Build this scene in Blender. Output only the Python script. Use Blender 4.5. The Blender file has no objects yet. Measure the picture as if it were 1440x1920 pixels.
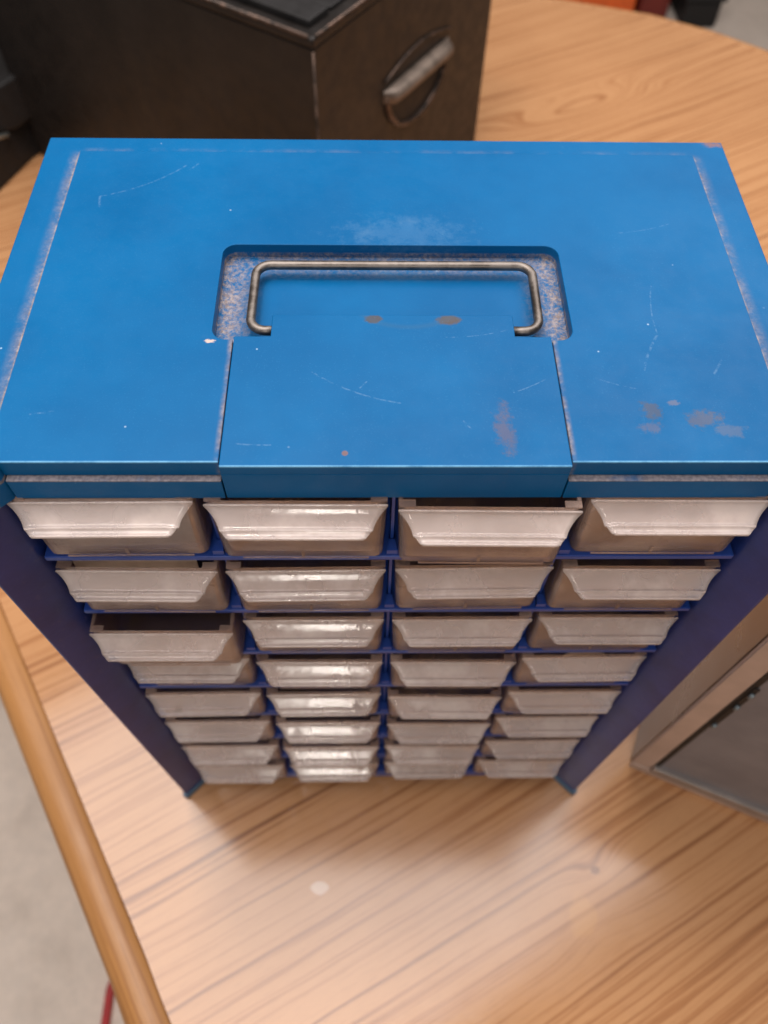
import bpy, bmesh, math, random
from mathutils import Vector, Matrix
random.seed(7)
S = bpy.context.scene
C = S.collection

# ------------------------------------------------------------------ camera
cam_d = bpy.data.cameras.new('camera'); cam = bpy.data.objects.new('camera', cam_d); C.objects.link(cam)
R = Vector((0.9998, -0.0115, 0.0158)); U = Vector((0.0015, 0.8514, 0.5246)); F = Vector((0.0194, 0.5245, -0.8512))
F.normalize(); R = (R - F * R.dot(F)).normalized(); U = R.cross(F)
cam.matrix_world = Matrix(((R.x, U.x, -F.x, -0.0094), (R.y, U.y, -F.y, -0.1548), (R.z, U.z, -F.z, 0.6577), (0, 0, 0, 1)))
cam_d.sensor_fit = 'VERTICAL'; cam_d.sensor_height = 36; cam_d.sensor_width = 27
cam_d.lens = 1481.8 / 1920 * 36
cam_d.clip_start = 0.01; cam_d.clip_end = 100
cam_d.dof.use_dof = True; cam_d.dof.focus_distance = 0.30; cam_d.dof.aperture_fstop = 9.0
S.camera = cam
S.view_settings.view_transform = 'Standard'; S.view_settings.look = 'None'
S.view_settings.exposure = 0.0; S.view_settings.gamma = 1.0

# ------------------------------------------------------------------ light
W = bpy.data.worlds.new("World"); S.world = W; W.use_nodes = True
W.node_tree.nodes['Background'].inputs[0].default_value = (1.0, 0.84, 0.72, 1)
W.node_tree.nodes['Background'].inputs[1].default_value = 0.15

def area(name, loc, u, sx, sy, power, col):
    d = bpy.data.lights.new(name, 'AREA'); d.shape = 'RECTANGLE'; d.size = sx; d.size_y = sy
    d.energy = power; d.color = col
    o = bpy.data.objects.new(name, d); C.objects.link(o)
    ux = Vector((u[0], u[1], 0)).normalized(); uz = Vector((0, 0, 1)); uy = uz.cross(ux)
    o.matrix_world = Matrix(((ux.x, uy.x, 0, loc[0]), (ux.y, uy.y, 0, loc[1]), (0, 0, 1, loc[2]), (0, 0, 0, 1)))
    return o
_u = Vector((0.84, 0.53)); _n = Vector((-0.53, 0.84)); _c = Vector((0.2, -0.2)) + _u * 0.42 + _n * 0.62
area('ceiling_light', (_c.x, _c.y, 1.60), _u, 2.6, 1.24, 49.0, (1.0, 0.925, 0.895))
area('work_lamp', (-0.26, 0.30, 1.50), (1, 0), 0.14, 0.14, 4.2, (1.0, 0.88, 0.76))

# unseen light added behind the camera for white glints on the second drawer column
fd = bpy.data.lights.new('added_glint_light', 'AREA'); fd.shape = 'RECTANGLE'; fd.size = 0.17; fd.size_y = 0.80; fd.energy = 9.0; fd.color = (1.0, 0.93, 0.85)
fo = bpy.data.objects.new('added_glint_light', fd); C.objects.link(fo); fo.location = (-0.13, -1.55, 1.30)
fo.rotation_euler = (Vector((-0.13, -1.55, 1.30)) - Vector((-0.04, 0, 0.2))).to_track_quat('Z', 'Y').to_euler()

# ------------------------------------------------------------------ node helper
class Mat:
    def __init__(s, name):
        s.m = bpy.data.materials.new(name); s.m.use_nodes = True
        s.t = s.m.node_tree; s.n = s.t.nodes; s.b = s.n['Principled BSDF']
        s.co = s.n.new('ShaderNodeTexCoord')
        s.O = s.co.outputs['Object']
    def setv(s, sock, v):
        if isinstance(v, bpy.types.NodeSocket): s.t.links.new(v, sock)
        elif isinstance(v, (tuple, list)): sock.default_value = tuple(v) + ((1,) if len(v) == 3 and len(sock.default_value) == 4 else ())
        else: sock.default_value = v
    def math(s, op, a, b=0.0, c=None, clamp=False):
        n = s.n.new('ShaderNodeMath'); n.operation = op; n.use_clamp = clamp
        s.setv(n.inputs[0], a); s.setv(n.inputs[1], b)
        if c is not None: s.setv(n.inputs[2], c)
        return n.outputs[0]
    def add(s, a, b): return s.math('ADD', a, b)
    def sub(s, a, b): return s.math('SUBTRACT', a, b)
    def mul(s, a, b): return s.math('MULTIPLY', a, b)
    def mx(s, a, b): return s.math('MAXIMUM', a, b)
    def xyz(s, v=None):
        n = s.n.new('ShaderNodeSeparateXYZ'); s.t.links.new(v or s.O, n.inputs[0]); return n.outputs[0], n.outputs[1], n.outputs[2]
    def vec(s, x=0.0, y=0.0, z=0.0):
        n = s.n.new('ShaderNodeCombineXYZ'); s.setv(n.inputs[0], x); s.setv(n.inputs[1], y); s.setv(n.inputs[2], z); return n.outputs[0]
    def noise(s, scale, detail=3, rough=0.55, v=None, dist=0.0, out='Fac'):
        n = s.n.new('ShaderNodeTexNoise'); n.inputs['Scale'].default_value = scale
        n.inputs['Detail'].default_value = detail; n.inputs['Roughness'].default_value = rough
        n.inputs['Distortion'].default_value = dist
        s.t.links.new(v or s.O, n.inputs['Vector']); return n.outputs[out]
    def voro(s, scale, v=None, out='Distance'):
        n = s.n.new('ShaderNodeTexVoronoi'); n.inputs['Scale'].default_value = scale
        s.t.links.new(v or s.O, n.inputs['Vector']); return n.outputs[out]
    def mapr(s, v, a, b, c=0.0, d=1.0, smooth=True):
        n = s.n.new('ShaderNodeMapRange'); n.interpolation_type = 'SMOOTHSTEP' if smooth else 'LINEAR'
        s.setv(n.inputs[0], v); n.inputs[1].default_value = a; n.inputs[2].default_value = b
        n.inputs[3].default_value = c; n.inputs[4].default_value = d; return n.outputs[0]
    def mix(s, f, a, b):
        n = s.n.new('ShaderNodeMix'); n.data_type = 'RGBA'
        s.setv(n.inputs[0], f); s.setv(n.inputs[6], a); s.setv(n.inputs[7], b); return n.outputs[2]
    def ramp(s, v, stops):
        n = s.n.new('ShaderNodeValToRGB'); s.t.links.new(v, n.inputs[0]); r = n.color_ramp
        while len(r.elements) < len(stops): r.elements.new(0.5)
        for e, (p, c) in zip(r.elements, stops): e.position = p; e.color = (*c, 1)
        return n.outputs[0]
    def bump(s, h, strength=0.3, dist=0.001):
        n = s.n.new('ShaderNodeBump'); n.inputs['Strength'].default_value = strength; n.inputs['Distance'].default_value = dist
        s.t.links.new(h, n.inputs['Height']); s.t.links.new(n.outputs[0], s.b.inputs['Normal'])
    def p(s, **k):
        names = dict(col='Base Color', rough='Roughness', metal='Metallic', alpha='Alpha', spec='Specular IOR Level', coat='Coat Weight', coatr='Coat Roughness', trans='Transmission Weight', ior='IOR')
        for a, v in k.items(): s.setv(s.b.inputs[names[a]], v)
    # masks -------------------------------------------------
    def ell(s, x, y, cx, cy, rx, ry, soft=0.5, n=None):
        a = s.math('DIVIDE', s.sub(x, cx), rx); b = s.math('DIVIDE', s.sub(y, cy), ry)
        d = s.math('SQRT', s.add(s.mul(a, a), s.mul(b, b)))
        if n is not None: d = s.add(d, n)
        return s.mapr(d, 1 - soft, 1 + soft * 0.3, 1.0, 0.0)
    def seg(s, x, y, ax, ay, bx, by, w):
        L = math.hypot(bx - ax, by - ay); ux, uy = (bx - ax) / L, (by - ay) / L
        px, py = s.sub(x, ax), s.sub(y, ay)
        t = s.add(s.mul(px, ux), s.mul(py, uy)); tc = s.math('MINIMUM', s.mx(t, 0.0), L)
        # a gentle sag so that the scratch is not ruler-straight
        d = s.sub(s.mul(px, uy), s.mul(py, ux))
        k = s.mul(s.mul(tc, s.sub(L, tc)), 7.0)
        d = s.math('ABSOLUTE', s.sub(d, k)); e = s.math('ABSOLUTE', s.sub(t, tc))
        return s.mapr(s.add(d, e), w * 0.3, w, 1.0, 0.0)

def plain(name, col, rough=0.5, metal=0.0, var=0.15, nscale=60, bump=0.0):
    M = Mat(name); f = M.noise(nscale, 4)
    M.p(col=M.mix(M.mapr(f, 0.3, 0.7), tuple(c * (1 - var) for c in col), tuple(min(1, c * (1 + var)) for c in col)),
        rough=M.mapr(f, 0.2, 0.8, rough * 0.85, min(1, rough * 1.15)), metal=metal)
    if bump: M.bump(M.noise(nscale * 8, 3), bump, 0.0003)
    return M.m

# ---- blue lid plastic, dust, wear and a painted edge highlight laid on it (object space = cabinet space)
def blue_lid(which):
    M = Mat('blue_plastic_' + which); x, y, z = M.xyz()
    fine = M.noise(900, 4, 0.7); mid = M.noise(90, 5, 0.65); big = M.noise(14, 4, 0.6)
    ax = M.math('ABSOLUTE', x)
    base = M.mix(M.mapr(big, 0.3, 0.7), (0.0003, 0.084, 0.238), (0.0010, 0.104, 0.280))
    base = M.mix(M.mul(M.mapr(M.noise(32, 5, 0.7), 0.55, 0.9), 0.12), base, (0.02, 0.15, 0.34))
    dust = (0.30, 0.27, 0.27)
    masks = []
    def m(v, k): masks.append(M.mul(v, k))
    topz = M.mapr(z, 0.4368, 0.4374, 0, 1)
    if which in ('panel', 'frame'):
        # dust gathered outside the seams of the raised panel
        d = M.sub(ax, 0.1391)
        a = M.mul(M.mapr(d, 0.0, 0.0055, 0.75, 0.0), M.mapr(d, -0.0004, 0.0, 0, 1))
        a = M.mul(a, M.mapr(M.add(mid, M.mul(fine, 0.5)), 0.45, 1.0)); a = M.mul(a, M.mapr(y, 0.168, 0.174, 1, 0))
        m(a, 0.75)
        b = M.mul(M.mapr(d, 0.0, 0.0011, 1.0, 0.0), M.mapr(d, -0.0004, 0.0, 0, 1)); m(M.mul(M.mul(b, M.mapr(y, 0.169, 0.173, 1, 0)), M.mapr(mid, 0.3, 0.6)), 0.7)
        d = M.sub(y, 0.1721)
        a = M.mul(M.mapr(d, 0.0, 0.004, 1, 0), M.mapr(d, -0.0004, 0, 0, 1))
        m(M.mul(M.mul(a, M.mapr(mid, 0.4, 0.75)), M.mapr(ax, 0.132, 0.142, 1, 0)), 0.25)
    if which == 'panel':
        d = M.sub(ax, 0.0604)
        a = M.mul(M.mapr(d, 0, 0.0022, 1, 0), M.mapr(y, 0.057, 0.060, 1, 0))
        m(M.mul(a, M.mapr(mid, 0.3, 0.65)), 0.8)
    # recess dust
    if which in ('frame', 'panel'):
        rec = M.mapr(z, 0.4335, 0.4345, 1, 0)
        e1 = M.mapr(ax, 0.050, 0.067, 0, 1); e2 = M.mapr(y, 0.094, 0.108, 0, 1)
        pat = M.mapr(M.add(M.mul(mid, 0.35), M.mul(M.noise(520, 4, 0.8), 0.85)), 0.45, 0.74)
        a = M.mul(M.mul(rec, M.mul(M.mx(e1, M.mul(e2, 0.7)), pat)), M.mapr(ax, 0.069, 0.070, 1, 0))
        a = M.mul(a, M.mapr(y, 0.115, 0.117, 1, 0)); a = M.mul(a, M.mapr(y, 0.04, 0.045, 0, 1))
        m(a, 1.0)
    if which == 'frame':
        # the ledge at the front under the raised panel
        a = M.mul(M.mapr(y, 0.0012, 0.0018, 1, 0), M.mul(M.mapr(z, 0.4292, 0.4296, 0, 1), M.mapr(z, 0.4306, 0.4312, 1, 0)))
        m(M.mul(a, M.mapr(mid, 0.15, 0.5)), 0.85)
    D = masks[0] if masks else M.mul(mid, 0.0)
    for q in masks[1:]: D = M.math('ADD', D, q, clamp=True)
    dcol = M.mix(M.mapr(M.noise(600, 3), 0.35, 0.65), (0.20, 0.155, 0.135), (0.34, 0.28, 0.25))
    col = M.mix(M.mul(D, 0.9), base, dcol)
    # stains and rubs
    nz = M.mul(M.sub(M.noise(210, 6, 0.8), 0.5), 4.0)
    st = []
    if which == 'panel':
        for (cx, cy, rx, ry, k, c) in ((0.0915, 0.0225, 0.0042, 0.0042, 0.85, (0.05, 0.075, 0.13)), (0.0900, 0.0150, 0.0040, 0.0025, 0.5, (0.10, 0.10, 0.15)),
                                  (0.1095, 0.0195, 0.0070, 0.0040, 0.75, (0.075, 0.09, 0.14)), (0.117, 0.0140, 0.006, 0.003, 0.5, (0.09, 0.12, 0.19)), (-0.0690, 0.0560, 0.0022, 0.0010, 1.0, (0.45, 0.37, 0.34)),
                                  (0.1000, 0.0265, 0.0025, 0.0012, 0.4, (0.2, 0.16, 0.16))):
            st.append((M.mul(M.ell(x, y, cx, cy, rx, ry, 0.5, nz), k), c))
        # faint crescent rub above the handle recess
        e = M.math('DIVIDE', M.sub(x, 0.006), 0.021); f = M.math('DIVIDE', M.sub(y, 0.112), 0.0155)
        r = M.math('SQRT', M.add(M.mul(e, e), M.mul(f, f)))
        st.append((M.mul(M.mul(M.mapr(M.math('ABSOLUTE', M.sub(r, 0.85)), 0.0, 0.28, 1, 0), M.mapr(mid, 0.4, 0.7)), 0.28), (0.10, 0.20, 0.32)))
        st.append((M.mul(M.ell(x, y, 0.006, 0.118, 0.026, 0.011, 0.9, nz), 0.16), (0.12, 0.24, 0.40)))
        scr = [(-0.1245, 0.140, -0.090, 0.162, .0005), (-0.1245, 0.140, -0.1235, 0.133, .0007), (-0.089, 0.158, -0.085, 0.163, .0005), (0.1010, 0.060, 0.0925, 0.042, .0007),
               (0.104, 0.088, 0.1010, 0.060, .0004), (0.1180, 0.040, 0.1225, 0.047, .0006), (0.074, 0.038, 0.088, 0.033, .0004), (-0.128, 0.021, -0.12, 0.0225, .0005), (0.095, 0.118, 0.118, 0.124, .0003)]
    elif which == 'latch':
        st.append((M.mul(M.ell(x, y, 0.0385, 0.014, 0.0035, 0.012, 0.8, nz), 0.55), (0.11, 0.085, 0.11)))
        st.append((M.mul(M.ell(x, y, -0.0175, 0.0040, 0.0012, 0.0012, 0.3), 0.8), (0.18, 0.10, 0.08)))
        st.append((M.mul(M.ell(x, y, -0.0075, 0.0672, 0.0036, 0.0022, 0.4, M.mul(nz, .4)), 0.9), (0.07, 0.06, 0.055)))
        st.append((M.mul(M.ell(x, y, 0.0215, 0.0668, 0.0052, 0.0026, 0.4, M.mul(nz, .4)), 0.9), (0.08, 0.065, 0.055)))
        e = M.math('DIVIDE', M.sub(x, 0.006), 0.021); f = M.math('DIVIDE', M.sub(y, 0.0745), 0.0125)
        r = M.math('SQRT', M.add(M.mul(e, e), M.mul(f, f)))
        st.append((M.mul(M.mapr(M.math('ABSOLUTE', M.sub(r, 0.9)), 0.0, 0.16, 1, 0), 0.22), (0.04, 0.10, 0.17)))
        scr = [(-0.030, 0.0405, 0.002, 0.026, .00045), (-0.0125, 0.033, -0.010, 0.036, .0004), (0.043, 0.031, 0.055, 0.037, .00035), (-0.058, 0.0085, -0.043, 0.0075, .0004), (0.024, 0.018, 0.0265, 0.0145, .0004), (0.020, 0.058, 0.044, 0.062, .0003)]
    else:
        st.append((M.mul(M.ell(x, y, 0.150, 0.1805, 0.0045, 0.0022, 0.5, nz), 0.8), (0.20, 0.11, 0.10)))
        st.append((M.mul(M.ell(x, y, -0.0110, 0.0868, 0.0019, 0.0016, 0.3, M.mul(nz, .3)), 1.0), (0.45, 0.55, 0.75)))
        scr = [(0.146, 0.075, 0.153, 0.077, .0006), (-0.048, 0.0905, 0.045, 0.0905, .0005), (0.002, 0.0825, 0.012, 0.0822, .0004)]
    for a, c in st: col = M.mix(a, col, c)
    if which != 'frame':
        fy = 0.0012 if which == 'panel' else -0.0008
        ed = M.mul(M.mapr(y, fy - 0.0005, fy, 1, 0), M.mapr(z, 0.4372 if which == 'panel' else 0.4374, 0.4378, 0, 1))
        col = M.mix(M.mul(ed, M.mapr(M.noise(60, 5, 0.8), 0.25, 0.6, 0.25, 0.8)), col, (0.16, 0.40, 0.62))  # bright highlight line painted into the colour along the front top edge
    sc = None
    for q in scr:
        v = M.seg(x, y, *q); sc = v if sc is None else M.mx(sc, v)
    sc = M.mul(sc, M.mapr(M.noise(420, 4, 0.7), 0.42, 0.62)); sc = M.mul(sc, M.mapr(z, 0.428, 0.429, 0, 1))
    col = M.mix(M.mul(sc, 0.16), col, (0.30, 0.46, 0.62))
    # specks of paint and lint
    sp = M.mapr(M.voro(110), 0.03, 0.065, 1, 0); sp = M.mul(sp, M.mapr(M.noise(23, 2), 0.56, 0.60))
    col = M.mix(M.mul(sp, 0.55), col, (0.40, 0.52, 0.64))
    hz = M.mapr(M.noise(55, 6, 0.75), 0.52, 0.80)
    hair = M.mapr(M.noise(130, 5, 0.8, M.vec(M.mul(x, 0.15), M.add(y, M.mul(x, 0.25)), z)), 0.62, 0.72)
    col = M.mix(M.mul(M.mul(hair, hz), 0.30), col, (0.22, 0.36, 0.52))
    grit = M.mapr(M.noise(1400, 2, 0.6), 0.60, 0.72); col = M.mix(M.mul(grit, 0.14), col, (0.05, 0.22, 0.42))
    M.p(col=col, spec=0.12, rough=M.math('ADD', M.mapr(mid, 0.3, 0.7, 0.36, 0.50), M.mul(D, 0.4), clamp=True))
    M.bump(M.add(M.mul(fine, 0.5), M.mul(M.mul(D, M.noise(1500, 2)), 2.0)), 0.18, 0.0003)
    return M.m
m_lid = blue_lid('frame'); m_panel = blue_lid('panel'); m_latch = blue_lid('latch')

def body_blue(name, lo, hi):
    M = Mat(name); f = M.noise(40, 5, 0.6); x, y, z = M.xyz()
    col = M.mix(M.mapr(f, 0.3, 0.7), lo, hi)
    d = M.mul(M.mapr(M.noise(180, 5, 0.7), 0.55, 0.75), 0.25)
    M.p(col=M.mix(d, col, (0.12, 0.10, 0.16)), rough=0.33, spec=0.45); M.bump(M.noise(500, 3), 0.12, 0.0003)
    return M.m
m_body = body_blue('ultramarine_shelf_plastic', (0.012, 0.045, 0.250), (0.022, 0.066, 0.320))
m_side = body_blue('shaded_side_panel_plastic', (0.008, 0.022, 0.130), (0.016, 0.036, 0.190))  # same plastic as the shelves, with shade put into a darker blue
m_foot = plain('steel_blue_foot_plastic', (0.05, 0.12, 0.20), 0.45)
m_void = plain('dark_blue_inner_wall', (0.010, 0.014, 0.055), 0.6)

def plastic(name, base, lo, hi, rough, seed, tr):
    M = Mat(name); x, y, z = M.xyz()
    oi = M.n.new('ShaderNodeObjectInfo'); rnd = oi.outputs['Random']
    v = M.vec(M.add(x, M.mul(rnd, 3.7)), M.add(y, M.mul(rnd, 1.3)), z)
    d = M.noise(34, 4, 0.55, v); d2 = M.noise(420, 3, 0.6, v)
    # very fine slanted rub marks
    rub = M.noise(260, 3, 0.7, M.vec(M.mul(M.add(x, M.mul(z, 0.9)), 1.0), M.mul(y, .3), M.mul(M.sub(z, x), 0.15)))
    dirt = M.math('ADD', M.mapr(d, 0.42, 0.72), M.mul(M.mapr(d2, 0.55, 0.8), 0.15), clamp=True)
    # more grime near the ends of the piece
    en = M.mapr(M.math('ABSOLUTE', x), 0.018, 0.034, 0, 0.35); dirt = M.math('ADD', dirt, M.mul(en, M.mapr(d, .3, .6)), clamp=True)
    col = M.mix(M.mul(dirt, 0.30), base, (0.52, 0.40, 0.32))
    col = M.mix(M.mapr(rnd, 0.0, 1.0, 0.0, 0.28, False), col, tuple(c * 0.72 for c in base))
    M.p(trans=M.mapr(dirt, 0.0, 1.0, tr, tr * 0.62), ior=1.45)
    stain = M.mul(M.mapr(M.noise(38, 2, 0.5, v), 0.70, 0.76), 0.6)
    col = M.mix(stain, col, (0.25, 0.13, 0.06))
    M.p(col=col, alpha=M.mapr(M.add(d, M.mul(rub, 0.12)), 0.30, 0.80, lo, hi), spec=1.0,
        rough=M.math('ADD', M.mapr(d2, 0.3, 0.7, rough * 0.8, rough * 1.3), M.mul(dirt, 0.14), clamp=True))
    M.bump(M.add(M.mul(d2, 0.2), M.mul(M.noise(60, 3, 0.6, v), 3.0)), 0.20, 0.0005)
    return M.m
m_tray = plastic('smoky_clear_plastic_tray', (0.64, 0.46, 0.39), 0.48, 0.78, 0.08, 1, 0.72)
m_grip = plastic('frosted_clear_plastic_grip', (0.96, 0.86, 0.83), 0.40, 0.76, 0.07, 2, 0.50)
m_card = plain('yellowed_paper', (0.66, 0.58, 0.48), 0.8, nscale=90)

def wire():
    M = Mat('worn_steel_wire'); f = M.noise(120, 5, 0.7)
    M.p(col=M.mix(M.mapr(f, 0.35, 0.65), (0.11, 0.096, 0.086), (0.20, 0.18, 0.165)), metal=0.9, rough=M.mapr(f, 0.3, 0.7, 0.34, 0.55)); M.bump(f, 0.15, 0.0003)
    return M.m
m_wire = wire()

# ---- wood laminate
def wood(name, ang, light, mid_, dark, bumps=(), scale=1.0, rough=0.14, spec=0.85, marks=(), warp=0.022):
    M = Mat(name); x, y, z = M.xyz(); ca, sa = math.cos(ang), math.sin(ang)
    u = M.add(M.mul(x, ca), M.mul(y, sa)); v = M.sub(M.mul(y, ca), M.mul(x, sa))
    f = M.add(v, M.mul(M.sub(M.noise(1.0, 3, 0.5, M.vec(M.mul(u, 1.5), M.mul(v, 4.0), 0)), 0.5), warp))
    f = M.add(f, M.mul(M.sub(M.noise(1.0, 2, 0.5, M.vec(M.mul(u, 8.0), M.mul(v, 30.0), 4)), 0.5), 0.006))
    for (bx, by, ru, rv, amp) in bumps:
        bu, bv = bx * ca + by * sa, by * ca - bx * sa
        a = M.math('DIVIDE', M.sub(u, bu), ru); b = M.math('DIVIDE', M.sub(v, bv), rv)
        g = M.math('POWER', 2.718, M.mul(M.add(M.mul(a, a), M.mul(b, b)), -1.0))
        f = M.add(f, M.mul(g, amp))
    # growth bands as a function of the warped coordinate, with slightly wandering phase
    b1 = M.noise(1.0, 2, 0.6, M.vec(M.mul(f, 58.0 * scale), M.mul(u, 1.2), 0))
    b2 = M.noise(1.0, 3, 0.7, M.vec(M.mul(f, 130.0 * scale), M.mul(u, 3.0), 7))
    b3 = M.noise(1.0, 3, 0.7, M.vec(M.mul(f, 480.0 * scale), M.mul(u, 9.0), 3))
    saw = M.math('FRACT', M.add(M.mul(f, 58.0 * scale), M.mul(M.noise(1.0, 2, .5, M.vec(M.mul(f, 12 * scale), M.mul(u, 2.0), 1)), 2.2)))
    saw = M.mul(M.mapr(saw, 0.0, 0.75, 0, 1), M.mapr(saw, 0.82, 1.0, 1, 0))
    t = M.add(M.add(M.mul(b1, 0.34), M.mul(b2, 0.36)), M.add(M.mul(b3, 0.26), M.mul(M.mul(saw, M.mapr(b1, 0.35, 0.7)), 0.12)))
    t = M.mapr(t, 0.38, 0.71, 0, 1, False)
    col = M.ramp(t, [(0.0, light), (0.34, light), (0.60, mid_), (1.0, dark)])
    pores = M.noise(1.0, 2, 0.6, M.vec(M.mul(u, 60.0), M.mul(v, 1900.0), 0))
    col = M.mix(M.mul(M.mapr(pores, 0.55, 0.70), 0.30), col, dark)
    tone = M.noise(5.0, 3, 0.5)
    col = M.mix(M.mapr(tone, 0.3, 0.7, 0.0, 0.22), col, tuple(c * 0.8 for c in mid_))
    for (cx, cy, rx, ry, k, c) in marks:
        nz = M.mul(M.sub(M.noise(90, 4, 0.6), 0.5), 1.1)
        col = M.mix(M.mul(M.ell(x, y, cx, cy, rx, ry, 0.3, nz), k), col, c)
    sm = M.noise(9, 5, 0.6)
    M.p(col=col, spec=spec, rough=M.mapr(sm, 0.3, 0.7, rough * 0.85, rough * 1.25)); M.bump(M.add(M.mul(pores, .4), M.noise(60, 2)), 0.05, 0.0004)
    return M.m
GR = math.radians(28.5)
m_table = wood('oak_laminate', GR, scale=2.4, light= (0.56, 0.300, 0.142), mid_=(0.42, 0.194, 0.082), dark=(0.19, 0.078, 0.035),
    bumps=((0.30, 0.93, 0.16, 0.034, 0.060), (0.42, 1.0, 0.05, 0.014, -0.015), (0.1636, -0.072, 0.022, 0.010, 0.009), (0.16, -0.115, 0.030, 0.012, -0.008)),
    marks=((-0.0466, -0.083, 0.0075, 0.0050, 0.42, (0.85, 0.80, 0.76)), (0.1640, -0.0725, 0.0035, 0.0030, 0.7, (0.16, 0.06, 0.03)), (0.150, -0.104, 0.011, 0.017, 0.25, (0.70, 0.38, 0.13))))
m_rim = wood('solid_oak_edging', math.atan2(-0.855, 0.52), (0.46, 0.225, 0.080), (0.34, 0.15, 0.050), (0.12, 0.045, 0.018), scale=2.4, rough=0.35, spec=0.4, warp=0.010)

def concrete():
    M = Mat('concrete_floor'); a = M.noise(9, 8, 0.7); b = M.noise(2.2, 5, 0.6); c = M.noise(60, 5, 0.7)
    col = M.ramp(M.add(M.mul(a, 0.55), M.mul(b, 0.45)), [(0.30, (0.55, 0.48, 0.42)), (0.5, (0.80, 0.71, 0.63)), (0.7, (0.88, 0.79, 0.71))])
    col = M.mix(M.mapr(c, 0.3, 0.75, 0, 0.35), col, (0.56, 0.52, 0.48)); M.p(col=col, rough=0.75); M.bump(c, 0.3, 0.002); return M.m
m_conc = concrete()
def bronze():
    M = Mat('dark_brown_enamelled_steel'); f = M.noise(14, 7, 0.7); g = M.noise(60, 4, 0.7)
    col = M.mix(M.mapr(f, 0.3, 0.72), (0.010, 0.0086, 0.0082), (0.020, 0.0165, 0.0150))
    x, y, z = M.xyz()
    rust = M.mul(M.mapr(M.noise(1.0, 3, 0.6, M.vec(M.mul(x, 9), M.mul(y, 9), M.mul(M.add(z, M.mul(x, 0.5)), 60))), 0.66, 0.74), M.mapr(f, 0.45, 0.6))
    col = M.mix(M.mul(rust, 0.5), col, (0.11, 0.045, 0.025))
    M.p(col=col, rough=M.mapr(g, 0.3, 0.7, 0.38, 0.55), metal=0.25, spec=0.5); M.bump(M.noise(220, 3), 0.15, 0.0005); return M.m
m_brown = bronze()
def edgewear():
    M = Mat('worn_bare_steel_edge'); g = M.noise(80, 5, 0.7)
    M.p(col=M.mix(M.mapr(g, 0.4, 0.62), (0.03, 0.022, 0.018), (0.13, 0.085, 0.065)), rough=0.4, metal=0.5); return M.m
m_edge = edgewear()
m_barmetal = plain('rubbed_handle_steel', (0.17, 0.135, 0.11), 0.45, 0.4, 0.25, 90)
m_black = plain('black_plastic', (0.006, 0.006, 0.007), 0.6)
m_chrome = plain('satin_chrome_trim', (0.55, 0.58, 0.55), 0.25, 0.9, 0.1)
m_tan = plain('tan_enamelled_steel', (0.52, 0.40, 0.34), 0.38, 0.15, 0.12, 25)
m_tanside = plain('brown_enamelled_steel', (0.15, 0.080, 0.035), 0.30, 0.35, 0.12, 12)
m_grail = plain('grey_metal_rail', (0.36, 0.32, 0.30), 0.35, 0.5, 0.1)
m_red = plain('red_rubber_cord', (0.45, 0.03, 0.035), 0.5)
m_orange = plain('orange_plastic', (0.75, 0.13, 0.02), 0.5)
m_dkred = plain('dark_red_plastic', (0.16, 0.018, 0.012), 0.5)
m_steelpin = plain('bright_steel_pin', (0.22, 0.27, 0.30), 0.5, 0.5)
def smoked():
    M = Mat('smoked_grey_pane'); f = M.noise(25, 5, 0.6)
    M.p(col=M.mix(M.mapr(f, 0.3, 0.7), (0.155, 0.16, 0.185), (0.21, 0.21, 0.235)), rough=0.3, spec=0.5); M.bump(M.noise(9, 2), 0.2, 0.002); return M.m
m_pane = smoked()

# ------------------------------------------------------------------ mesh helpers
def link(name, bm, mat, parent=None, smooth=False, loc=None):
    bmesh.ops.recalc_face_normals(bm, faces=bm.faces)
    me = bpy.data.meshes.new(name); bm.to_mesh(me); bm.free(); me.materials.append(mat)
    if smooth:
        for p in me.polygons: p.use_smooth = True
    o = bpy.data.objects.new(name, me); C.objects.link(o); o.parent = parent
    if loc: o.location = loc
    return o
def box(bm, x0, x1, y0, y1, z0, z1):
    v = [bm.verts.new((x, y, z)) for x in (x0, x1) for y in (y0, y1) for z in (z0, z1)]
    for f in ((0, 1, 3, 2), (4, 6, 7, 5), (0, 4, 5, 1), (2, 3, 7, 6), (0, 2, 6, 4), (1, 5, 7, 3)): bm.faces.new([v[i] for i in f])
def prism(bm, pts, z0, z1):
    a = [bm.verts.new((x, y, z0)) for x, y in pts]; b = [bm.verts.new((x, y, z1)) for x, y in pts]; n = len(pts)
    bm.faces.new(a[::-1]); bm.faces.new(b)
    for i in range(n): bm.faces.new((a[i], a[(i + 1) % n], b[(i + 1) % n], b[i]))
def bev(o, w, seg=2, ang=40):
    m = o.modifiers.new('bevel', 'BEVEL'); m.width = w; m.segments = seg; m.limit_method = 'ANGLE'; m.angle_limit = math.radians(ang)
    for p in o.data.polygons: p.use_smooth = True
    m.harden_normals = True
    return o
def tube(bm, pts, r, n=12, closed=False):
    rings = []; P = [Vector(p) for p in pts]; up = None
    for i, p in enumerate(P):
        t = (P[min(i + 1, len(P) - 1)] - P[max(i - 1, 0)]).normalized()
        a = Vector((0, 0, 1)) if abs(t.z) < 0.9 else Vector((1, 0, 0))
        s = t.cross(a).normalized(); w = s.cross(t)
        rings.append([bm.verts.new(p + (s * math.cos(2 * math.pi * k / n) + w * math.sin(2 * math.pi * k / n)) * r) for k in range(n)])
    for A, B in zip(rings, rings[1:]):
        for k in range(n): bm.faces.new((A[k], A[(k + 1) % n], B[(k + 1) % n], B[k]))
    bm.faces.new(rings[0][::-1]); bm.faces.new(rings[-1])
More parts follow.
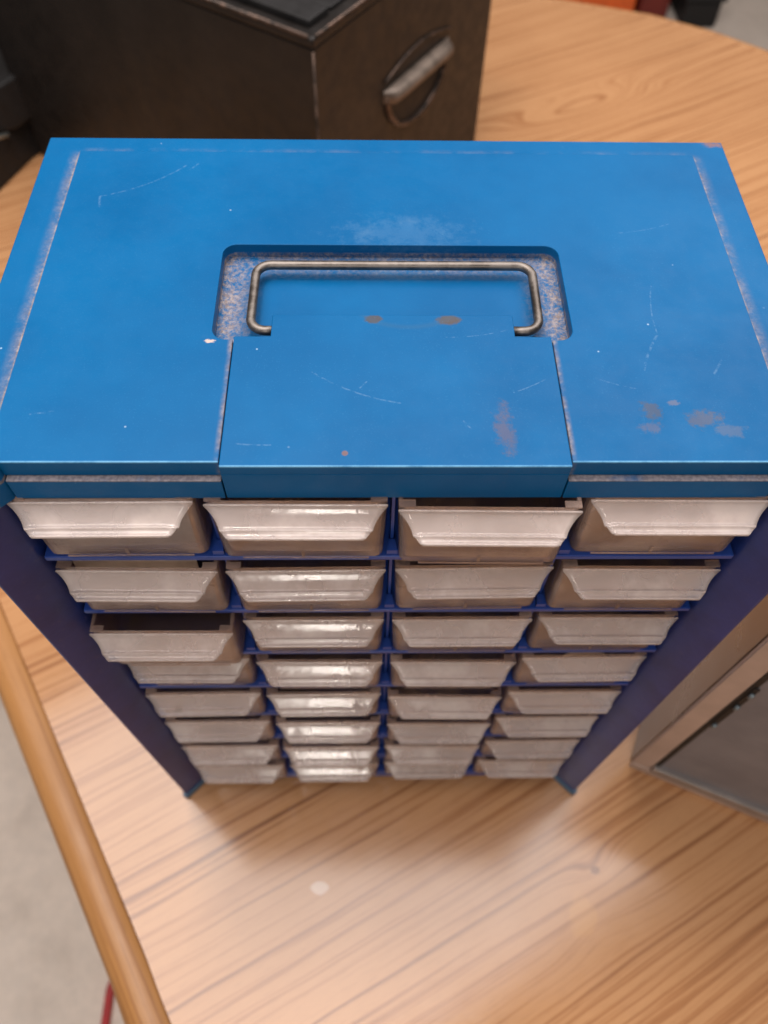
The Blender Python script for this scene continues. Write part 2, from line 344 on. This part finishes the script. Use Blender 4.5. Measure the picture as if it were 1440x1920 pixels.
def fillet(pts, r, n=8):
    out = [Vector(pts[0])]
    for a, b, c in zip(pts, pts[1:], pts[2:]):
        a, b, c = Vector(a), Vector(b), Vector(c); u = (a - b).normalized(); v = (c - b).normalized()
        ang = u.angle(v); d = r / math.tan(ang / 2); cen = b + (u + v).normalized() * (r / math.sin(ang / 2))
        p0 = b + u * d; p1 = b + v * d
        for k in range(n + 1):
            q = (p0 - cen).lerp(p1 - cen, k / n).normalized() * r + cen; out.append(q)
    out.append(Vector(pts[-1])); return out
def thing(name, label, cat, loc=(0, 0, 0), rz=0.0, group=None):
    o = bpy.data.objects.new(name, None); C.objects.link(o); o.location = loc; o.rotation_euler = (0, 0, rz)
    o['label'] = label; o['category'] = cat
    if group: o['group'] = group
    return o
def boolean(o, cutters):
    for c in cutters:
        m = o.modifiers.new('cut', 'BOOLEAN'); m.operation = 'DIFFERENCE'; m.solver = 'EXACT'; m.object = c
    bpy.context.view_layer.update()
    dg = bpy.context.evaluated_depsgraph_get(); me = bpy.data.meshes.new_from_object(o.evaluated_get(dg))
    o.modifiers.clear(); o.data = me
    return o

# ------------------------------------------------------------------ setting: floor
bm = bmesh.new(); v = [bm.verts.new(p) for p in ((-8, -6, -0.74), (8, -6, -0.74), (8, 14, -0.74), (-8, 14, -0.74))]; bm.faces.new(v)
fl = link('floor', bm, m_conc); fl['kind'] = 'structure'

# ------------------------------------------------------------------ table
T = thing('table', 'oak laminate table with a solid oak edging strip and rounded ends, carrying everything', 'table')
outer = [(0.0, -0.4719), (-0.0840, -0.3330), (-0.184, -0.1675), (-0.1978, -0.1428), (-0.2646, -0.0334), (-0.3195, 0.0561), (-0.45, 0.270), (-0.60, 0.516), (-0.72, 0.72), (-0.76, 0.86), (-0.74, 1.0),
         (-0.62, 1.12), (-0.40, 1.22), (-0.12, 1.27), (0.12, 1.272), (0.305, 1.243), (0.45, 1.196), (0.54, 1.146), (0.62, 1.085), (0.80, 0.91), (0.93, 0.68), (0.98, 0.40), (0.93, 0.05), (0.78, -0.28), (0.55, -0.50), (0.30, -0.60), (0.10, -0.58)]
# the edging is 31 mm wide
def inset(pts, d):
    n = len(pts); out = []
    cx = sum(p[0] for p in pts) / n; cy = sum(p[1] for p in pts) / n
    for i in range(n):
        a, b, c = Vector(pts[i - 1]), Vector(pts[i]), Vector(pts[(i + 1) % n])
        n1 = Vector((-(b - a).y, (b - a).x)).normalized(); n2 = Vector((-(c - b).y, (c - b).x)).normalized()
        m = (n1 + n2).normalized()
        if m.dot(Vector((cx, cy)) - b) < 0: m = -m
        out.append(tuple(b + m * d / max(0.5, m.dot(n1) if m.dot(n1) > 0 else -m.dot(n1))))
    return out
wd = 0.0312
inner = inset(outer, wd)
# thin edging on the far end
inner = [(o[0] + (i[0] - o[0]) * k, o[1] + (i[1] - o[1]) * k) for o, i, k in zip(outer, inner, [1.0 if (y < 0.9 and x < 0) else 0.35 for x, y in outer])]
bm = bmesh.new(); prism(bm, inner, -0.028, 0.0); link('tabletop', bm, m_table, T)
bm = bmesh.new(); n = len(outer)
g = 0.0005; inn = [(i[0] + (o[0] - i[0]) * g / 0.031, i[1] + (o[1] - i[1]) * g / 0.031) for o, i in zip(outer, inner)]
prof = [(0.0, -0.001), (0.03, 0.0006), (0.55, 0.0006), (0.72, -0.0006), (0.86, -0.0035), (0.95, -0.008), (1.0, -0.016), (0.97, -0.026), (0.9, -0.032), (0.0, -0.032)]
rows = [[bm.verts.new((i[0] + (o[0] - i[0]) * t, i[1] + (o[1] - i[1]) * t, z)) for o, i in zip(outer, inn)] for t, z in prof]
for a, b in zip(rows, rows[1:] + rows[:1]):
    for k in range(n): bm.faces.new((a[k], a[(k + 1) % n], b[(k + 1) % n], b[k]))
link('edging', bm, m_rim, T, smooth=True)
bm = bmesh.new(); prism(bm, [(-0.05, 0.2), (0.35, 0.2), (0.35, 0.6), (-0.05, 0.6)], -0.738, -0.70); prism(bm, [(0.07, 0.32), (0.23, 0.32), (0.23, 0.48), (0.07, 0.48)], -0.6995, -0.0285)
link('pedestal', bm, m_rim, T)

# ------------------------------------------------------------------ parts cabinet
K = thing('parts_cabinet', 'blue plastic small-parts cabinet with wire handle on its lid and four columns of clear drawers', 'cabinet')
HT = 0.438; P_ = 0.0512; Z1 = 0.3765; YS = -0.0027; DEP = 0.1829
def rrect(x0, x1, y0, y1, r, n=7):
    pts = []
    for cx, cy, a0 in ((x1 - r, y0 + r, -90), (x1 - r, y1 - r, 0), (x0 + r, y1 - r, 90), (x0 + r, y0 + r, 180)):
        for k in range(n + 1):
            a = math.radians(a0 + 90 * k / n); pts.append((cx + r * math.cos(a), cy + r * math.sin(a)))
    return pts
cut = bmesh.new(); prism(cut, rrect(-0.0686, 0.0686, 0.0570, 0.1098, 0.0055), 0.4314, 0.45); cut = link('cutter', cut, m_lid)
cutb = bmesh.new(); prism(cutb, rrect(-0.0700, 0.0700, 0.0560, 0.1110, 0.0055), 0.4280, 0.45); cutb = link('cutter', cutb, m_lid)
cut2b = bmesh.new(); box(cut2b, -0.0610, 0.0610, -0.02, 0.0592, 0.4130, 0.46); cut2b = link('cutter', cut2b, m_lid)
cut2 = bmesh.new(); box(cut2, -0.0604, 0.0604, -0.02, 0.0588, 0.4140, 0.46); cut2 = link('cutter', cut2, m_lid)
cut3 = bmesh.new(); box(cut3, -0.0604, 0.0604, -0.02, 0.0588, 0.4150, 0.46); cut3 = link('cutter', cut3, m_lid)
bm = bmesh.new(); box(bm, -0.155, 0.155, 0.0012, DEP, 0.4190, 0.4374); lid = link('lid', bm, m_lid, K)
boolean(lid, [cutb, cut2b]); bev(lid, 0.0008, 3)
for s in (-1, 1):
    bm = bmesh.new(); box(bm, s * 0.1344, s * 0.0604, -0.0018, 0.0030, 0.4188, 0.4300); led = link('lid_front_ledge', bm, m_lid, K); bev(led, 0.0004, 2)
    bm = bmesh.new(); pl = [(s * x, y) for x, y in ((0.1346, 0.0008), (0.1350, -0.0020), (0.1500, -0.0165), (0.1553, -0.0155), (0.1553, 0.0008))]
    prism(bm, pl, 0.4189, 0.4370); lw = link('lid_corner', bm, m_lid, K); bev(lw, 0.0005, 2)
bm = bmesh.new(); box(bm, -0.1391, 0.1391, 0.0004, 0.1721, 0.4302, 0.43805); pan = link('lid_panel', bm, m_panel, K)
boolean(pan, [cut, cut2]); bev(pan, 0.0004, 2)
# latch cover (T-shaped plate)
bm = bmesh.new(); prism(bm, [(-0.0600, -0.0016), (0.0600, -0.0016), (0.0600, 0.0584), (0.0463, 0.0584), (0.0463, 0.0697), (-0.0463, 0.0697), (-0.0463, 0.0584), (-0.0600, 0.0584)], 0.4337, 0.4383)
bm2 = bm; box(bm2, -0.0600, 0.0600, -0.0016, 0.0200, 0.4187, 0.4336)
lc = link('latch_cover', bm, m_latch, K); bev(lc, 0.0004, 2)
for c in (cut, cut2, cut3, cutb, cut2b): bpy.data.objects.remove(c)
# wire handle
pts = fillet([(-0.0455, 0.0632, 0.4362), (-0.0548, 0.0632, 0.4362), (-0.0545, 0.0990, 0.4368), (0.0570, 0.0990, 0.4368), (0.0566, 0.0632, 0.4362), (0.0455, 0.0632, 0.4362)], 0.0060)
# straight runs are subdivided so the wire can sag a hair
bm = bmesh.new(); tube(bm, pts, 0.00185, 16); link('wire_handle', bm, m_wire, K, smooth=True)

# side panels: hollow plan, flared at the front
for s in (-1, 1):
    bm = bmesh.new()
    pl = [(0.1400, DEP - 0.004), (0.1400, 0.0005), (0.1415, -0.0040), (0.1533, -0.0158), (0.1546, -0.0152), (0.1546, DEP - 0.004)]
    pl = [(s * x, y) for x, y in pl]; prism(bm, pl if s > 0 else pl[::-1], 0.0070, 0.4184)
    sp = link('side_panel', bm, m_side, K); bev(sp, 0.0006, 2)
    bm = bmesh.new(); prism(bm, [(s * x, y) for x, y in ((0.1385, 0.0060), (0.1390, -0.0030), (0.1530, -0.0175), (0.1565, -0.0165), (0.1565, 0.0060))], 0.0, 0.0080)
    ft = link('foot', bm, m_foot, K); bev(ft, 0.0008, 2)
    bm = bmesh.new(); box(bm, s * 0.1385, s * 0.1560, DEP - 0.02, DEP + 0.001, 0.0, 0.0069); link('foot', bm, m_foot, K)
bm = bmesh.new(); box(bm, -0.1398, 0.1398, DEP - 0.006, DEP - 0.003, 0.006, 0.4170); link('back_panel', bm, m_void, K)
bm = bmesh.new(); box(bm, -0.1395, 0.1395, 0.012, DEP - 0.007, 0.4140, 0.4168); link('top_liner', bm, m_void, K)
WS = 0.1396
for k in range(8):
    z = Z1 - k * P_; bm = bmesh.new()
    zb = z - 0.0030 if k < 7 else 0.0070
    box(bm, -WS, WS, YS, DEP - 0.0065, zb, z)
    o = link('shelf' if k < 7 else 'base_plate', bm, m_body, K); bev(o, 0.0005, 2)
for x in (-0.0696, 0, 0.0696):
    for k in range(8):
        z = Z1 - k * P_; bm = bmesh.new(); top = min(z + P_ - 0.0032, 0.4138)
        box(bm, x - 0.0006, x + 0.0006, 0.004, DEP - 0.007, z + 0.0002, top)
        # small moulded stop at the shelf front
        prism(bm, [(x - 0.0022, YS + 0.0008), (x + 0.0022, YS + 0.0008), (x + 0.0014, 0.0035), (x - 0.0014, 0.0035)], z + 0.0003, z + 0.0036)
        link('divider', bm, m_body, K)

# drawers -----------------------------------------------------------
DW = 0.0330; DH = 0.0414; DL = 0.165
def tray_mesh():
    bm = bmesh.new(); r = 0.0035; n = 3
    def ring(hw, y0, z, off=0.0):
        pts = rrect(-hw + off, hw - off, y0 + off, DL - off, r - min(off, 0.0015), n); return [bm.verts.new((x, y, z)) for x, y in pts]
    # outer shell tapers slightly to the bottom
    spec = [(DW - 0.0022, 0.0014, 0.0), (DW - 0.0012, 0.0004, 0.0014), (DW, 0.0, DH)]
    out = [ring(*s) for s in spec]
    inn = [ring(DW - 0.0022, 0.0014, 0.0014, 0.0012), ring(DW, 0.0, DH, 0.0012)]
    N = len(out[0])
    def quad(a, b):
        for k in range(N): bm.faces.new((a[k], a[(k + 1) % N], b[(k + 1) % N], b[k]))
    for a, b in zip(out, out[1:]): quad(a, b)
    quad(out[-1], inn[1]); quad(inn[1], inn[0]); bm.faces.new(out[0][::-1]); bm.faces.new(inn[0])
    # corner posts standing proud of the front rim
    for s in (-1, 1):
        box(bm, s * (DW - 0.0002), s * (DW - 0.0062), 0.0006, 0.0034, DH + 0.0001, DH + 0.0010)
        box(bm, s * (DW - 0.0002), s * (DW - 0.0016), 0.0036, DL - 0.004, DH + 0.0001, DH + 0.0009)
    # gate mark in the middle of the lower front
    box(bm, -0.0006, 0.0006, -0.0002, 0.0004, 0.0016, 0.0060)
    box(bm, -0.024, 0.026, -0.0006, -0.0001, 0.0012, 0.0019)
    bmesh.ops.recalc_face_normals(bm, faces=bm.faces)
    me = bpy.data.meshes.new('drawer'); bm.to_mesh(me); bm.free(); me.materials.append(m_tray); return me
def grip_mesh():
    bm = bmesh.new()
    # (outward, z, half width)
    prof = [(0.0004, 41.3, 33.0), (0.0006, 40.8, 32.9), (0.05, 40.2, 32.7), (0.45, 39.5, 32.0), (1.4, 38.6, 30.9), (2.6, 37.7, 29.8), (4.0, 36.8, 28.8), (5.4, 35.95, 28.1), (6.2, 35.5, 27.8),
            (6.4, 35.95, 27.6), (6.7, 36.3, 27.45), (7.1, 36.35, 27.3), (7.45, 36.0, 27.1), (7.65, 35.4, 26.9), (8.3, 35.15, 26.2), (9.2, 34.95, 25.4), (9.55, 35.2, 25.0), (9.9, 35.25, 24.7), (10.2, 34.95, 24.5), (10.25, 34.1, 24.3)]
    T_ = 1.0; nx = 20; top = []; bot = []
    for i, (o, z, w) in enumerate(prof):
        a = prof[max(i - 1, 0)]; b = prof[min(i + 1, len(prof) - 1)]
        tx, tz = b[0] - a[0], b[1] - a[1]; L = math.hypot(tx, tz) or 1; nx_, nz_ = -tz / L, tx / L   # outward/upward normal
        if i == len(prof) - 1: nx_, nz_ = 0.8, 0.3
        row = []; row2 = []
        for k in range(nx + 1):
            s = -1 + 2 * k / nx; s = math.copysign(abs(s) ** 0.85, s)
            # the ridge near the lip dies out before the ends
            zz = z + (0 if not (9 <= i <= 11) else (-0.6 * max(0, (abs(s) - 0.86) / 0.14)))
            row.append(bm.verts.new((s * w / 1000, -(o + 0.05) / 1000 - 0.0008, zz / 1000)))
            row2.append(bm.verts.new((s * (w - 0.1) / 1000, -(o + 0.05 - nx_ * T_ * 0.8) / 1000 - 0.0008, (zz - nz_ * T_) / 1000)))
        top.append(row); bot.append(row2)
    for G, fl in ((top, 0), (bot, 1)):
        for A, B in zip(G, G[1:]):
            for k in range(nx):
                f = (A[k], A[k + 1], B[k + 1], B[k]); bm.faces.new(f if not fl else f[::-1])
    def strip(A, B):
        for k in range(len(A) - 1): bm.faces.new((A[k], A[k + 1], B[k + 1], B[k]))
    strip(top[0], bot[0]); strip(top[-1], bot[-1]); strip([r[0] for r in top], [r[0] for r in bot]); strip([r[-1] for r in top], [r[-1] for r in bot])
    bmesh.ops.recalc_face_normals(bm, faces=bm.faces)
    me = bpy.data.meshes.new('handle'); bm.to_mesh(me); bm.free(); me.materials.append(m_grip)
    for p in me.polygons: p.use_smooth = True
    return me
tm, gm = tray_mesh(), grip_mesh()
LIP = [(11.4, 12.6, 15.3, 11.0), (12.5, 12.5, 11.6, 12.4), (18.6, 12.0, 12.1, 11.4), (11.0, 13.2, 13.6, 11.3), (12.8, 13.2, 15.3, 12.6), (13.5, 14.6, 15.7, 11.8), (15.0, 16.2, 15.7, 12.5), (15.6, 14.9, 13.4, 13.2)]
cards = {(1, 0): (0.052, 0.034), (3, 0): (0.026, 0.022), (3, 3): (0.024, 0.020)}
for r in range(8):
    for c in range(4):
        z = Z1 - r * P_ + 0.0006
        d = bpy.data.objects.new('drawer', tm); C.objects.link(d); d.parent = K
        d.location = (-0.1049 + 0.0697 * c + random.uniform(-.0003, .0003), -(LIP[r][c] + 2.05 - 10.85) / 1000, z)
        d.rotation_euler = (0, random.uniform(-0.006, 0.006), random.uniform(-0.012, 0.012))
        if (r, c) == (2, 0): d['label'] = 'drawer pulled out farther than the rest'
        if (r, c) in cards: d['label'] = 'drawer with a paper slip behind its front'
        h = bpy.data.objects.new('handle', gm); C.objects.link(h); h.parent = d
        if (r, c) in cards:
            w, hh = cards[(r, c)]; bm = bmesh.new(); ox = 0.004 if r == 3 else -0.003
            prism(bm, [(x + ox, zz) for x, zz in rrect(-w / 2, w / 2, 0.012, 0.012 + hh, 0.006, 4)], 0, 0.0004)
            for v in bm.verts: v.co = Vector((v.co.x, 0.0030 + v.co.z + v.co.y * 0.1, v.co.y))
            link('paper_slip', bm, m_card, d)

# ------------------------------------------------------------------ dark steel box behind
A0 = Vector((-0.0576, 0.5515)); dl = Vector((-0.8306, 0.5568)); dr = Vector((0.5568, 0.8306)); hb = 0.2915
angb = math.atan2(dr.y, dr.x)
B = thing('steel_box', 'dark brown enamelled steel box with worn edges and a side handle, behind the blue cabinet', 'metal box', (A0.x, A0.y, 0), angb)
# local x runs along the handled face, local y along the plain face
LX, LY = 0.349, 0.472
bm = bmesh.new(); box(bm, 0, LX, 0, LY, 0.0, hb - 0.0100); bx = link('body', bm, m_brown, B); bev(bx, 0.0025, 3)
bm = bmesh.new(); box(bm, -0.002, LX + 0.002, -0.002, LY + 0.002, hb - 0.0098, hb); ld = link('lid', bm, m_brown, B); bev(ld, 0.003, 3)
bm = bmesh.new(); tube(bm, [(-0.001, LY, hb - 0.0005), (-0.001, 0.004, hb - 0.0005)], 0.0019, 10); tube(bm, [(0.004, -0.001, hb - 0.0005), (LX, -0.001, hb - 0.0005)], 0.0017, 10)
tube(bm, [(-0.0008, -0.0008, 0.01), (-0.0008, -0.0008, hb - 0.012)], 0.0012, 10)
link('worn_edge', bm, m_edge, B, smooth=True)
bm = bmesh.new(); box(bm, 0.010, 0.040, 0.010, 0.13, hb + 0.0005, hb + 0.007); box(bm, 0.045, LX - 0.01, 0.012, LY - 0.02, hb + 0.0005, hb + 0.004)
tp = link('top_plate', bm, m_black, B); bev(tp, 0.0015, 2)
# handle: pressed bar over a half-round scoop, with a raised half-round back plate
cx = 0.182; zb_ = 0.180
def arc(rx, rz, a0, a1, n, y):
    return [(cx + rx * math.cos(math.radians(a0 + (a1 - a0) * k / n)), y, zb_ + rz * math.sin(math.radians(a0 + (a1 - a0) * k / n))) for k in range(n + 1)]
bm = bmesh.new(); tube(bm, arc(0.062, 0.052, 180, 360, 20, -0.002), 0.0030, 10); link('scoop_rim', bm, m_edge, B, smooth=True)
bm = bmesh.new(); pts = arc(0.060, 0.050, 180, 360, 20, -0.0006)
vv = [bm.verts.new(p) for p in pts]; vb = [bm.verts.new((p[0], -0.0001, p[2])) for p in pts]; bm.faces.new(vv); bm.faces.new(vb[::-1])
for k in range(len(vv)): bm.faces.new((vv[k], vv[(k + 1) % len(vv)], vb[(k + 1) % len(vv)], vb[k]))
link('scoop', bm, m_black, B)
# hood: swept profile bulging outward, top blended into the face
bm = bmesh.new(); nx = 18; G = []
for k in range(nx + 1):
    s = -1 + 2 * k / nx; e = math.sqrt(max(0, 1 - abs(s) ** 10)); X = cx + s * 0.066
    G.append([bm.verts.new((X, -o * e - 0.0003, zb_ + zz)) for o, zz in ((0, 0.008), (0.006, 0.0075), (0.011, 0.005), (0.0135, 0.001), (0.013, -0.0035), (0.0105, -0.006), (0.009, -0.0055), (0.0085, -0.001), (0.005, 0.002), (0.0005, 0.003))])
for a, b in zip(G, G[1:]):
    for k in range(len(a) - 1): bm.faces.new((a[k], a[k + 1], b[k + 1], b[k]))
link('handle', bm, m_barmetal, B, smooth=True)
bm = bmesh.new(); tube(bm, [(cx - 0.066 + 0.006 * k, -0.0012, zb_ + 0.017 + 0.012 * math.sin(math.pi * k / 22)) for k in range(23)], 0.0014, 8); link('pressed_rib', bm, m_edge, B, smooth=True)

# ------------------------------------------------------------------ black case at the far left
Q = thing('black_case', 'black case with a satin metal trim strip, left of the brown steel box', 'case')
f0 = Vector((-0.4555, 0.8050)); f1 = Vector((-0.5000, 0.6950)); bk = f0 + Vector((0.557, 0.8306)) * 0.26
bm = bmesh.new(); prism(bm, [tuple(f0), tuple(bk), (-0.66, 1.10), (-0.86, 0.95), tuple(f1 + Vector((-0.18, 0.06))), tuple(f1)], 0.0005, 0.052); o = link('body', bm, m_black, Q); bev(o, 0.003, 3)
bm = bmesh.new(); q = Vector((-0.002, 0.0)); prism(bm, [(-0.4515, 0.788), tuple(bk + q), (-0.66, 1.10), (-0.86, 0.95), (-0.66, 0.667)], 0.0525, 0.110); o = link('lid', bm, m_black, Q); bev(o, 0.006, 3)
bm = bmesh.new(); a = Vector((-0.4485, 0.783, 0.054)); b_ = Vector((-0.6575, 0.662, 0.054)); tube(bm, [a.lerp(b_, 0.06 + 0.9 * k / 8) for k in range(9)], 0.0028, 10); link('trim_strip', bm, m_chrome, Q, smooth=True)

# ------------------------------------------------------------------ tan cabinet with smoked door at right
ra = math.atan2(-0.0449, 0.1031)
G_ = thing('glazed_cabinet', 'tan metal cabinet with a smoked grey pane, right of the blue cabinet', 'cabinet', (0.2037, 0.0056, 0), ra)
GW, GD, GH = 0.26, 0.13, 0.30
bm = bmesh.new(); box(bm, 0, GW, 0.004, GD, 0.0, GH); o = link('shell', bm, m_tanside, G_); bev(o, 0.0015, 2)
for nm, (x0, x1, z0, z1) in {'stile': (0.0, 0.0140, 0.0112, GH), 'stile ': (GW - 0.0140, GW, 0.0112, GH)}.items():
    bm = bmesh.new(); box(bm, x0, x1, 0.0, 0.0038, z0, z1); o = link('stile', bm, m_tan, G_); bev(o, 0.0008, 2)
bm = bmesh.new(); box(bm, 0.0, GW, -0.0005, 0.0036, 0.0, 0.0110); o = link('bottom_rail', bm, m_tan, G_); bev(o, 0.0006, 2)
bm = bmesh.new(); box(bm, 0.0142, GW - 0.0142, -0.0030, 0.0036, 0.0113, 0.0235); o = link('door_track', bm, m_grail, G_); bev(o, 0.0006, 2)
bm = bmesh.new(); box(bm, 0.0142, 0.0175, -0.0002, 0.0037, 0.0240, GH - 0.01); link('pane_gasket', bm, m_black, G_)
bm = bmesh.new(); box(bm, 0.0177, GW - 0.0142, 0.0004, 0.0034, 0.0240, GH - 0.01); link('smoked_pane', bm, m_pane, G_)
for zc in (0.140, 0.178, 0.200):
    bm = bmesh.new(); tube(bm, [(0.0180, -0.0016, zc - 0.0028), (0.0180, -0.0016, zc + 0.0028)], 0.0013, 12); link('hinge_pin', bm, m_steelpin, G_, smooth=True)
bm = bmesh.new(); box(bm, 0.0160, 0.0192, -0.0010, -0.0003, 0.144, 0.210); link('hinge_leaf', bm, m_black, G_)

# ------------------------------------------------------------------ things on the floor
pts = [(-0.380, -0.42, -0.733), (-0.392, -0.26, -0.733), (-0.398, -0.18, -0.733), (-0.398, -0.135, -0.733), (-0.375, -0.09, -0.733), (-0.33, -0.06, -0.733), (-0.22, -0.05, -0.733), (-0.05, -0.07, -0.733)]
bm = bmesh.new(); tube(bm, fillet(pts, 0.03, 5), 0.0065, 10); cd = link('cord', bm, m_red, smooth=True); cd['label'] = 'red cord lying on the concrete floor below the table edge'; cd['category'] = 'cord'
def crate(name, label, cat, x0, x1, y0, y1, h, mat):
    t = thing(name, label, cat, ((x0 + x1) / 2, (y0 + y1) / 2, -0.74)); a, b = (x1 - x0) / 2, (y1 - y0) / 2
    bm = bmesh.new(); box(bm, -a, a, -b, b, 0.0, h * 0.85); o = link('body', bm, mat, t); bev(o, 0.012, 3)
    bm = bmesh.new(); box(bm, -a - .01, a + .01, -b - .01, b + .01, h * 0.853, h); o = link('lid', bm, mat, t); bev(o, 0.01, 3)
crate('storage_tote', 'bright orange tote on the floor past the far table edge', 'tote', 0.60, 0.885, 2.66, 3.1, 0.16, m_orange)
crate('gas_can', 'dark red container on the floor between the orange tote and the black bin', 'container', 0.90, 1.00, 2.66, 3.05, 0.14, m_dkred)
crate('floor_bin', 'black bin on the grey floor past the far right table edge', 'bin', 1.04, 1.16, 2.62, 2.95, 0.10, m_black)
